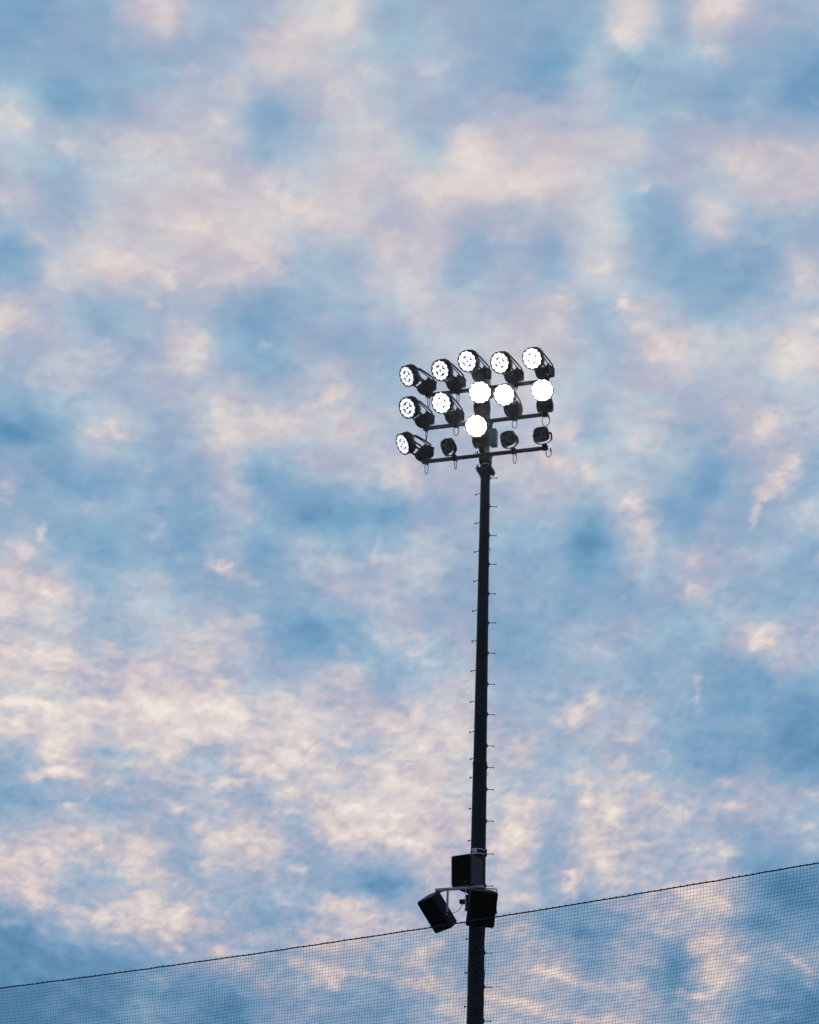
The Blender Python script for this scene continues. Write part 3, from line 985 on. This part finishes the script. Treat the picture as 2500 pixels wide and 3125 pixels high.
# ------------------------------------------------------------------ three small unlit lights on the lowest arm
def make_small():
    root = empty('spotlight', (0, 0, 0)); F_, U_ = .25, .25
    dl = R(24); n = Vector((0, -math.cos(dl), -math.sin(dl))); C = Vector((0, -F_, U_))
    MH = Matrix.Translation(C)@n.to_track_quat('Z', 'Y').to_matrix().to_4x4()
    def rsq(w_, h_, r_, z, k=5):
        out = []
        for (cx, cy, a0) in ((w_-r_, h_-r_, 0), (-w_+r_, h_-r_, 90), (-w_+r_, -h_+r_, 180), (w_-r_, -h_+r_, 270)):
            for i in range(k+1):
                a = R(a0+90*i/k); out.append((cx+r_*math.cos(a), cy+r_*math.sin(a), z))
        return out
    def loft(b, secs):
        n_ = len(secs[0]); b.add([MH@Vector(p) for s_ in secs for p in s_],
            [(i*n_+k, i*n_+(k+1) % n_, (i+1)*n_+(k+1) % n_, (i+1)*n_+k) for i in range(len(secs)-1) for k in range(n_)]+[tuple(range(n_-1, -1, -1)), tuple((len(secs)-1)*n_+k for k in range(n_))])
    b = MB(); loft(b, [rsq(.11, .10, .07, -.17), rsq(.15, .14, .10, -.14), rsq(.18, .17, .12, -.07), rsq(.195, .183, .13, 0), rsq(.195, .183, .13, .012), rsq(.18, .168, .115, .014), rsq(.178, .166, .115, .002)])
    head = b.build('lamp_head', M_case, root, smooth=True)
    b = MB()
    for x in np.linspace(-.13, .13, 9): b.add([MH@Vector((x+sx, y, z)) for sx in (-.003, .003) for y, z in ((-.15, -.06), (.17, -.06), (.15, -.15), (.08, -.19), (-.08, -.19), (-.13, -.15))],
        [tuple(range(5, -1, -1)), tuple(range(6, 12))]+[(i, (i+1) % 6, 6+(i+1) % 6, 6+i) for i in range(6)])
    b.build('cooling_rib', M_fin, head)
    # five glass clusters
    for cx, cy, rx, ry, an in ((0, -.01, .046, .082, 0), (.108, .082, .078, .052, R(-28)), (-.108, .082, .078, .052, R(28)), (.100, -.088, .050, .074, R(-38)), (-.100, -.088, .050, .074, R(38))):
        b = MB(); vs = []; N_ = 18
        rings = [(1.0, .003), (.92, .009), (.6, .013), (.02, .015)]
        for rr_, z in rings:
            for i in range(N_):
                t = 2*PI*i/N_; x, y = rx*rr_*math.cos(t), ry*rr_*math.sin(t)
                vs.append(MH@Vector((cx+x*math.cos(an)-y*math.sin(an), cy+x*math.sin(an)+y*math.cos(an), z)))
        b.add(vs, [(i*N_+k2, i*N_+(k2+1) % N_, (i+1)*N_+(k2+1) % N_, (i+1)*N_+k2) for i in range(3) for k2 in range(N_)]+[tuple(3*N_+k2 for k2 in range(N_))])
        b.build('lens', M_glass, head, smooth=True)
    # yoke
    b = MB(); pts = []
    for i in range(19):
        a = PI*i/18; xx = -.222*math.cos(a); xx = math.copysign(min(abs(xx)*1.12, .222), xx)
        d = .235*math.sin(a)**.75
        pts.append(C-n*.07+Vector((xx, d*.50, -d*.86)))
    b2 = []
    sd = MH.to_3x3()@Vector((0, 0, 1))
    b.strip(pts, .10, .014, Vector((0, .86, .50))); b.build('yoke', M_dark, root)
    b = MB()
    for sx in (-1, 1): b.tube([C-n*.06+Vector((sx*.175, 0, 0)), C-n*.06+Vector((sx*.24, 0, 0))], .026, 10)
    b.build('pivot_bolt', M_dark, root)
    b = MB(); b.prism([(-.035, -.045), (.05, -.045), (.05, .035), (.005, .09), (-.085, .09), (-.04, .03)], -.055, .055); b.box((0, 0, 0), (.13, .10, .10), None, .006); b.build('mounting_foot', M_dark, root, bevel=.004)
    return root
M_glass = mat('dark_glass_cluster', (.014, .020, .026), .3, var=.8, scale=55, spec=.35, bump=.6)
SM = [(1388, 58, (.055, .26), 'small unlit square spotlight left of the mast on the lowest crossarm'),
      (1568, 40, (.09, .29), 'small unlit square spotlight beside the grey box on the lowest crossarm'),
      (1664, 24, (.15, .22), 'small unlit square spotlight at the right end of the lowest crossarm')]
ps = make_small(); st = [ps, copy_tree(ps), copy_tree(ps)]
for o, (px, az, lp, lab) in zip(st, SM):
    o.location = arm_point('low', s_of('low', px)); o.rotation_euler = (0, 0, -(R(az)+math.atan2(PX, PY)))
    tag(o, lab, 'spotlight', 'small unlit spotlights on the lowest crossarm'); loop_cable(o, lp[0], lp[1], .03 if az > 30 else .09)

# ------------------------------------------------------------------ loudspeakers
def place_speaker(name, label, pos, az, tilt, wd=.62, ht=.80, dp=.34, bracket=True, bmat=None, back=.60):
    """az: turn to the left of the camera (negative = right); tilt: looks down"""
    root = empty(name, pos); root.rotation_euler = (0, 0, -(R(az)+math.atan2(PX, PY)))
    tag(root, label, 'loudspeaker', 'loudspeakers on the mast')
    T = Matrix.Rotation(R(tilt), 4, 'X')         # front = local -y
    b = MB(); wf, wb = wd/2, wd/2*back
    out = [(-wf, -.02), (-wf, .10), (-wb, dp), (wb, dp), (wf, .10), (wf, -.02)]
    n = len(out); zs = [(-ht/2, 1), (ht/2, 1)]
    vs = [T@Vector((x, y, z)) for z, _ in zs for x, y in out]
    b.add(vs, [tuple(range(n-1, -1, -1)), tuple(range(n, 2*n))]+[(k, (k+1) % n, n+(k+1) % n, n+k) for k in range(n)])
    cab = b.build('cabinet', M_cab, root, bevel=.022)
    for p in cab.data.polygons: p.use_smooth = False
    b = MB(); b.box((0, 0, 0), (wd-.05, .016, ht-.06), None, .006)
    g_ = b.build('grille', M_grille, root); g_.matrix_local = T@Matrix.Translation((0, -.022, 0))
    b = MB(); b.box((0, 0, 0), (.09, .006, .018)); l_ = b.build('badge', M_badge, g_); l_.matrix_local = Matrix.Translation((wd*.24, -.010, -ht*.40))
    b = MB()
    for x in np.linspace(-wb*.6, wb*.6, 5): b.box((x, 0, 0), (.012, .02, ht*.5))
    r_ = b.build('rear_rib', M_cab, root); r_.matrix_local = T@Matrix.Translation((0, dp+.008, -.05))
    b = MB(); b.tube([(0, 0, 0), (0, .05, 0)], .03, 10); c_ = b.build('socket', M_dark, root); c_.matrix_local = T@Matrix.Translation((0, dp, -ht*.32))
    if bracket:
        b = MB(); hx = wf+.035; bt = bracket
        a = Vector((0, .12, 0)); topz = bt
        b.strip([(-hx, .12, -.06), (-hx, .12, topz-.012)], .07, .008, Vector((0, 1, 0)))
        b.strip([(hx, .12, -.05), (hx, .12, topz-.012)], .055, .008, Vector((0, 1, 0)))
        b.strip([(-hx-.004, .12, topz), (hx+.004, .12, topz)], .055, .008, Vector((0, 1, 0)))
        b.build('u_bracket', bmat or M_bright, root)
        b = MB()
        for sx in (-1, 1): b.tube([(sx*(wf-.01), .12, 0), (sx*(hx+.018), .12, 0)], .022, 8)
        b.build('bracket_bolt', M_dark, root)
    return root
M_badge = mat('grey_badge', (.05, .055, .065), .5)
place_speaker('loudspeaker', 'black loudspeaker hanging tilted to the left at the end of the rail', spot(1325, 2793, .80), 54, 41, wd=.60, ht=.82, bracket=.55)
place_speaker('loudspeaker', 'black loudspeaker in front of the mast, facing us and tilted down', spot(1472, 2775, .92), -14, 27, wd=.635, ht=.80, bracket=.53)
place_speaker('loudspeaker', 'upper black loudspeaker standing upright in front of the mast, above the rail', spot(1408, 2656, .72), 28, 3, wd=.50, ht=.71, dp=.60, bracket=None, back=.96)
for dz in (-.2, .2):
    b = MB(); zz = spot(1440, 2659, .3).z; b.box(Vector((0, 0, zz+dz))+bn*.24-bd*.02, (.10, .20, .05), MROT); b.build('speaker_bracket', M_dark, mast)
# the rail and bands that carry them
rail = tag(empty('speaker_rail', axis(21.9)), 'pale metal rail across the mast holding the loudspeakers', 'bracket')
ri = Matrix.Translation(-Vector(rail.location))
def rl(b): b.v = [tuple(ri@Vector(v)) for v in b.v]; return b
pa, pb = spot(1328.5, 2720.5, .76), spot(1476, 2702.5, .76)
pb.z = pa.z = (pa.z+pb.z)/2
b = MB(); c = (pa+pb)/2; L = (pb-pa).length
b.box(c, (L, .05, .062), MROT, .004); rl(b).build('rail', M_bright, rail)
b = MB()
p = spot(1455, 2704, .26); b.box(Vector((PX, PY, c.z-.005))+bn*.45-bd*.07, (.07, .60, .05), MROT, .004); b.box(Vector((PX, PY, c.z-.005))+bn*.45+bd*.05, (.07, .60, .05), MROT, .004)
b.box(Vector((PX, PY, c.z-.16))+bn*.30-bd*.12, (.12, .16, .26), MROT, .01)
b.box(Vector((PX, PY, c.z-.10))+bn*.10-bd*.27, (.22, .12, .09), MROT, .01)
b.box(Vector((PX, PY, c.z-.24))+bn*.10-bd*.19, (.09, .08, .16), MROT, .01)
rl(b).build('mounting_block', M_dark, rail)
# light bands with a buckle plate above the upper loudspeaker
zb = spot(1450, 2598, .17).z
bands = tag(empty('clamp_band', (PX, PY, zb)), 'pale steel straps with a square plate round the mast above the upper loudspeaker', 'clamp')
for dz in (-.05, .055):
    b = MB(); r = prad(zb)+.004; b.lathe([(r-.002, dz-.007), (r+.003, dz-.007), (r+.003, dz+.007), (r-.002, dz+.007)], 36); b.build('strap', M_strap, bands, smooth=True) if 0 else None
M_strap = mat('pale_zinc_strap', (.42, .47, .5), .4, var=.15, scale=15)
for dz in (-.05, .055):
    b = MB(); r = prad(zb)+.003; b.lathe([(r, dz-.008), (r+.004, dz-.008), (r+.004, dz+.008), (r, dz+.008)], 36); b.f = b.f[:-2]
    b.build('strap', M_strap, bands, smooth=True)
pp = spot(1449.5, 2597, .17); q = Vector((pp.x-PX, pp.y-PY, 0)).normalized()
b = MB(); b.box(q*(prad(zb)+.014), (.105, .02, .135), q.to_track_quat('-Y', 'Z').to_matrix(), .004); b.build('buckle_plate', M_strap, bands)
b = MB(); b.box(q*(prad(zb)+.027)-Vector((0, 0, .012)), (.022, .01, .055), q.to_track_quat('-Y', 'Z').to_matrix()); b.build('bolt', M_dark, bands)
b = MB(); rr = prad(zb); b.box(bd*(rr+.012)+Vector((0, 0, .055)), (.045, .06, .05)); b.box(bd*(rr+.012)-Vector((0, 0, .055)), (.045, .06, .05)); b.build('tension_block', M_dark, bands)
# cable between the two lower loudspeakers, and the cable down the right side of the pole
def cable(name, pts, r, label):
    P_ = [Vector(p) for p in pts]; o0 = P_[0].copy(); b = MB()
    out = []
    for i in range(len(P_)-1):
        p0, p1, p2, p3 = P_[max(i-1, 0)], P_[i], P_[i+1], P_[min(i+2, len(P_)-1)]
        for t in np.linspace(0, 1, 7)[:-1]:
            out.append(.5*((2*p1)+(-p0+p2)*t+(2*p0-5*p1+4*p2-p3)*t*t+(-p0+3*p1-3*p2+p3)*t**3)-o0)
    out.append(P_[-1]-o0); b.tube(out, r, 6)
    ob = b.build(name, M_rubber, None, smooth=True); ob.location = o0; tag(ob, label, 'cable'); return ob
cable('speaker_cable', [spot(1421, 2743, .50), spot(1415, 2755, .50), spot(1404, 2773, .56), spot(1392, 2783, .62), spot(1383, 2786, .68), spot(1374, 2786, .74)], .0065,
      'thin black cable sagging between the two lower loudspeakers')
pts = []
for py, px in ((2815, 1481), (2850, 1480), (2880, 1477.5), (2908, 1477), (2950, 1477.5), (2975, 1479), (3005, 1476), (3060, 1476.5), (3090, 1475), (3125, 1473.5), (3200, 1473)):
    pts.append(spot(px, py, .02))
p = pts[-1].copy(); r_ = []
for z in np.linspace(p.z-1, 1.0, 14): pts.append(Vector((PX, PY, z))+bd*(prad(z)+.012+.01*math.sin(z*3)))
cable('mast_cable', pts, .009, 'thin loose cable running down the right side of the mast')

# ------------------------------------------------------------------ safety net in front of the mast
def rope_ray(px, py):
    d = _r*(px-1250)/FOC+_u*(1562.5-py)/FOC+_f; return d/np.hypot(d[0], d[1])
NX0 = np.array([rope_ray(*p) for p in ((0, 3019), (1250, 2841), (2500, 2631))])
HT = 12.55
pt = [CAM+d*((HT-CAM[2])/d[2]) for d in NX0]   # a level rope
A0, A1 = Vector(pt[0]), Vector(pt[2])
nd = (A1-A0).normalized(); nd.z = 0; nd.normalize(); nn_ = Vector((nd.y, -nd.x, 0))
# the middle of the rope, on the vertical plane through both ends: how far it sags there
dmid = _r*0+_u*(1562.5-2841)/FOC+_f
tt = ((np.array(A0)-CAM)@np.array(nn_))/(dmid@np.array(nn_)); pm = CAM+dmid*tt
um = (Vector(pm)-A0).dot(nd); Ltot = (A1-A0).dot(nd)
SAG = (HT-pm[2]); print('net', A0, A1, 'sag', SAG, 'yaw', math.degrees(math.atan2(nd.y, nd.x)), 'L', Ltot)
CELL = .0445
EXT = 8.0
u_n = np.arange(-EXT, Ltot+EXT, CELL); NU = len(u_n)
def top_z(u): return HT-SAG*np.clip(1-((u-um)/(Ltot*.5))**2, -1.2, 1)
nrow = 78
v_n = np.concatenate([np.arange(nrow)*CELL, nrow*CELL+np.arange(1, 1+int((HT-.3-nrow*CELL)/(CELL*5)))*CELL*5])
rng = np.random.RandomState(3)
U, V_ = np.meshgrid(u_n, v_n)
sh = np.interp(U/Ltot, [-.2, .0, .3, .62, .85, 1.0, 1.2], [-.01, -.01, -.01, .06, .15, .22, .25])
vv = np.clip(V_-.12, 0, 2.6)
# slow stretch in the mesh plus small slack
lf1 = fbm(U*.9, V_*.9, 3, 501); lf2 = fbm(U*.7+5, V_*.7, 3, 541); lf3 = fbm(U*3.1, V_*2.2, 3, 571)
Uo = U-sh*vv+.035*lf1+.012*lf3+rng.normal(0, .0009, U.shape)
Zo = top_z(U)-V_*(1.0+.02*lf2)+.030*lf2*np.clip(V_*2, 0, 1)+rng.normal(0, .0009, U.shape)-.004
Oo = .10*lf1*np.clip(V_, 0, 1)+.02*lf3
P3 = np.array(A0)[None, None]*np.array([1, 1, 0])+Uo[..., None]*np.array(nd)+Oo[..., None]*np.array(nn_)
P3[..., 2] = Zo
net = empty('safety_net', tuple(P3[0, 0]*np.array([1, 1, 0])))
tag(net, 'fine dark mesh safety net hanging from a black rope across the foreground', 'net')
n0 = P3[0, 0]*np.array([1, 1, 0]); P3 = P3-n0
def prisms(a, b_, r, ax1, ax2):
    """three-sided threads from points a to b_"""
    k = len(a); off = [ax1*r, (-.5*ax1+.866*ax2)*r, (-.5*ax1-.866*ax2)*r]
    vs = np.stack([a+off[0], a+off[1], a+off[2], b_+off[0], b_+off[1], b_+off[2]], 1).reshape(-1, 3)
    i = (np.arange(k)*6)[:, None]
    fs = np.concatenate([i+np.array([[0, 1, 4, 3]]), i+np.array([[1, 2, 5, 4]]), i+np.array([[2, 0, 3, 5]])], 0)
    return vs, fs
nv = np.array(nn_); nu = np.array(nd); nz = np.array([0, 0, 1.])
TR = .0018
v1, f1 = prisms(P3[:-1].reshape(-1, 3), P3[1:].reshape(-1, 3), TR, nv, nu)
hr = P3[:nrow]; v2, f2 = prisms(hr[:, :-1].reshape(-1, 3), hr[:, 1:].reshape(-1, 3), TR, nv, nz)
lo = P3[nrow-1:, ::6]; fr = []
vs_l, fs_l = [], []
for j in range(1, len(lo)):                     # five rows per step below the frame
    for t in np.linspace(0, 1, 6)[1:]:
        q = lo[j-1]*(1-t)+lo[j]*t; vs_l.append((q[:-1], q[1:]))
qa = np.concatenate([a for a, _ in vs_l]); qb = np.concatenate([b2 for _, b2 in vs_l]); v3, f3 = prisms(qa, qb, TR, nv, nz)
kn = P3[1:nrow].reshape(-1, 3); k6 = len(kn); s_ = .0052
o6 = np.array([nu*s_, -nu*s_, nv*s_, -nv*s_, nz*s_, -nz*s_])
v4 = (kn[:, None]+o6[None]).reshape(-1, 3); i = (np.arange(k6)*6)[:, None]
t8 = np.array([[0, 2, 4], [2, 1, 4], [1, 3, 4], [3, 0, 4], [2, 0, 5], [1, 2, 5], [3, 1, 5], [0, 3, 5]])
f4 = (i[:, None]+t8[None]).reshape(-1, 3)
fa = np.concatenate([f1, f2+len(v1), f3+len(v1)+len(v2)]); va = np.concatenate([v1, v2, v3])
tag(fast_mesh('netting', va, fa, M_net, net), kind='stuff'); tag(fast_mesh('knots', v4, f4, M_net, net), kind='stuff')
rp = P3[0]+np.array([0, 0, .006])
b = MB(); b.tube([tuple(p) for p in rp[::2]], .0085, 8); b.build('top_rope', M_rope, net, smooth=True)
b = MB()
for j in range(1, NU-1, 2):                     # lashings that tie the mesh to the rope
    p = Vector(rp[j]); b.tube([p-nd*.010+Vector((0, 0, -.001)), p+nd*.006+Vector((0, 0, .004)), p+nd*.012], [.009, .0125, .009], 6)
tag(b.build('lashings', M_rope, net), kind='stuff')

# ------------------------------------------------------------------ a far bird
d = _r*(664-1250)/FOC+_u*(1562.5-1559)/FOC+_f; bp_ = CAM+d*420
b = MB(); b.tube([(-.10, 0, 0), (-.05, 0, .005), (.02, 0, .01), (.08, 0, .012), (.11, 0, .01)], [.006, .022, .03, .02, .006], 8)
for s in (-1, 1):
    b.add([(.05, s*.02, .015), (.02, s*.09, .05), (-.02, s*.17, .02), (-.045, s*.09, .045), (-.04, s*.02, .012), (0, s*.06, .026)], [(0, 1, 5), (1, 2, 5), (2, 3, 5), (3, 4, 5), (4, 0, 5)])
b.add([(-.09, -.012, .0), (-.09, .012, .0), (-.15, .025, 0), (-.15, -.025, 0)], [(0, 1, 2, 3)])
bo = b.build('bird', M_rubber, None); bo.location = tuple(bp_); bo.rotation_euler = (0, 0, R(20)); tag(bo, 'tiny dark bird flying alone left of the mast', 'bird')

# ------------------------------------------------------------------ thin haze volume, added to spread a glow round the lamps
hz = bpy.data.materials.new('haze'); hz.use_nodes = True; hn = hz.node_tree.nodes; hn.clear()
pv = hn.new('ShaderNodeVolumePrincipled'); pv.inputs['Color'].default_value = (.93, .95, 1, 1)
pv.inputs['Density'].default_value = .0001; pv.inputs['Anisotropy'].default_value = .9
ho = hn.new('ShaderNodeOutputMaterial'); hz.node_tree.links.new(pv.outputs[0], ho.inputs['Volume'])
bb = MB(); bb.box((0, 0, 92), (11900, 11900, 186)); tag(bb.build('haze', hz), kind='stuff')
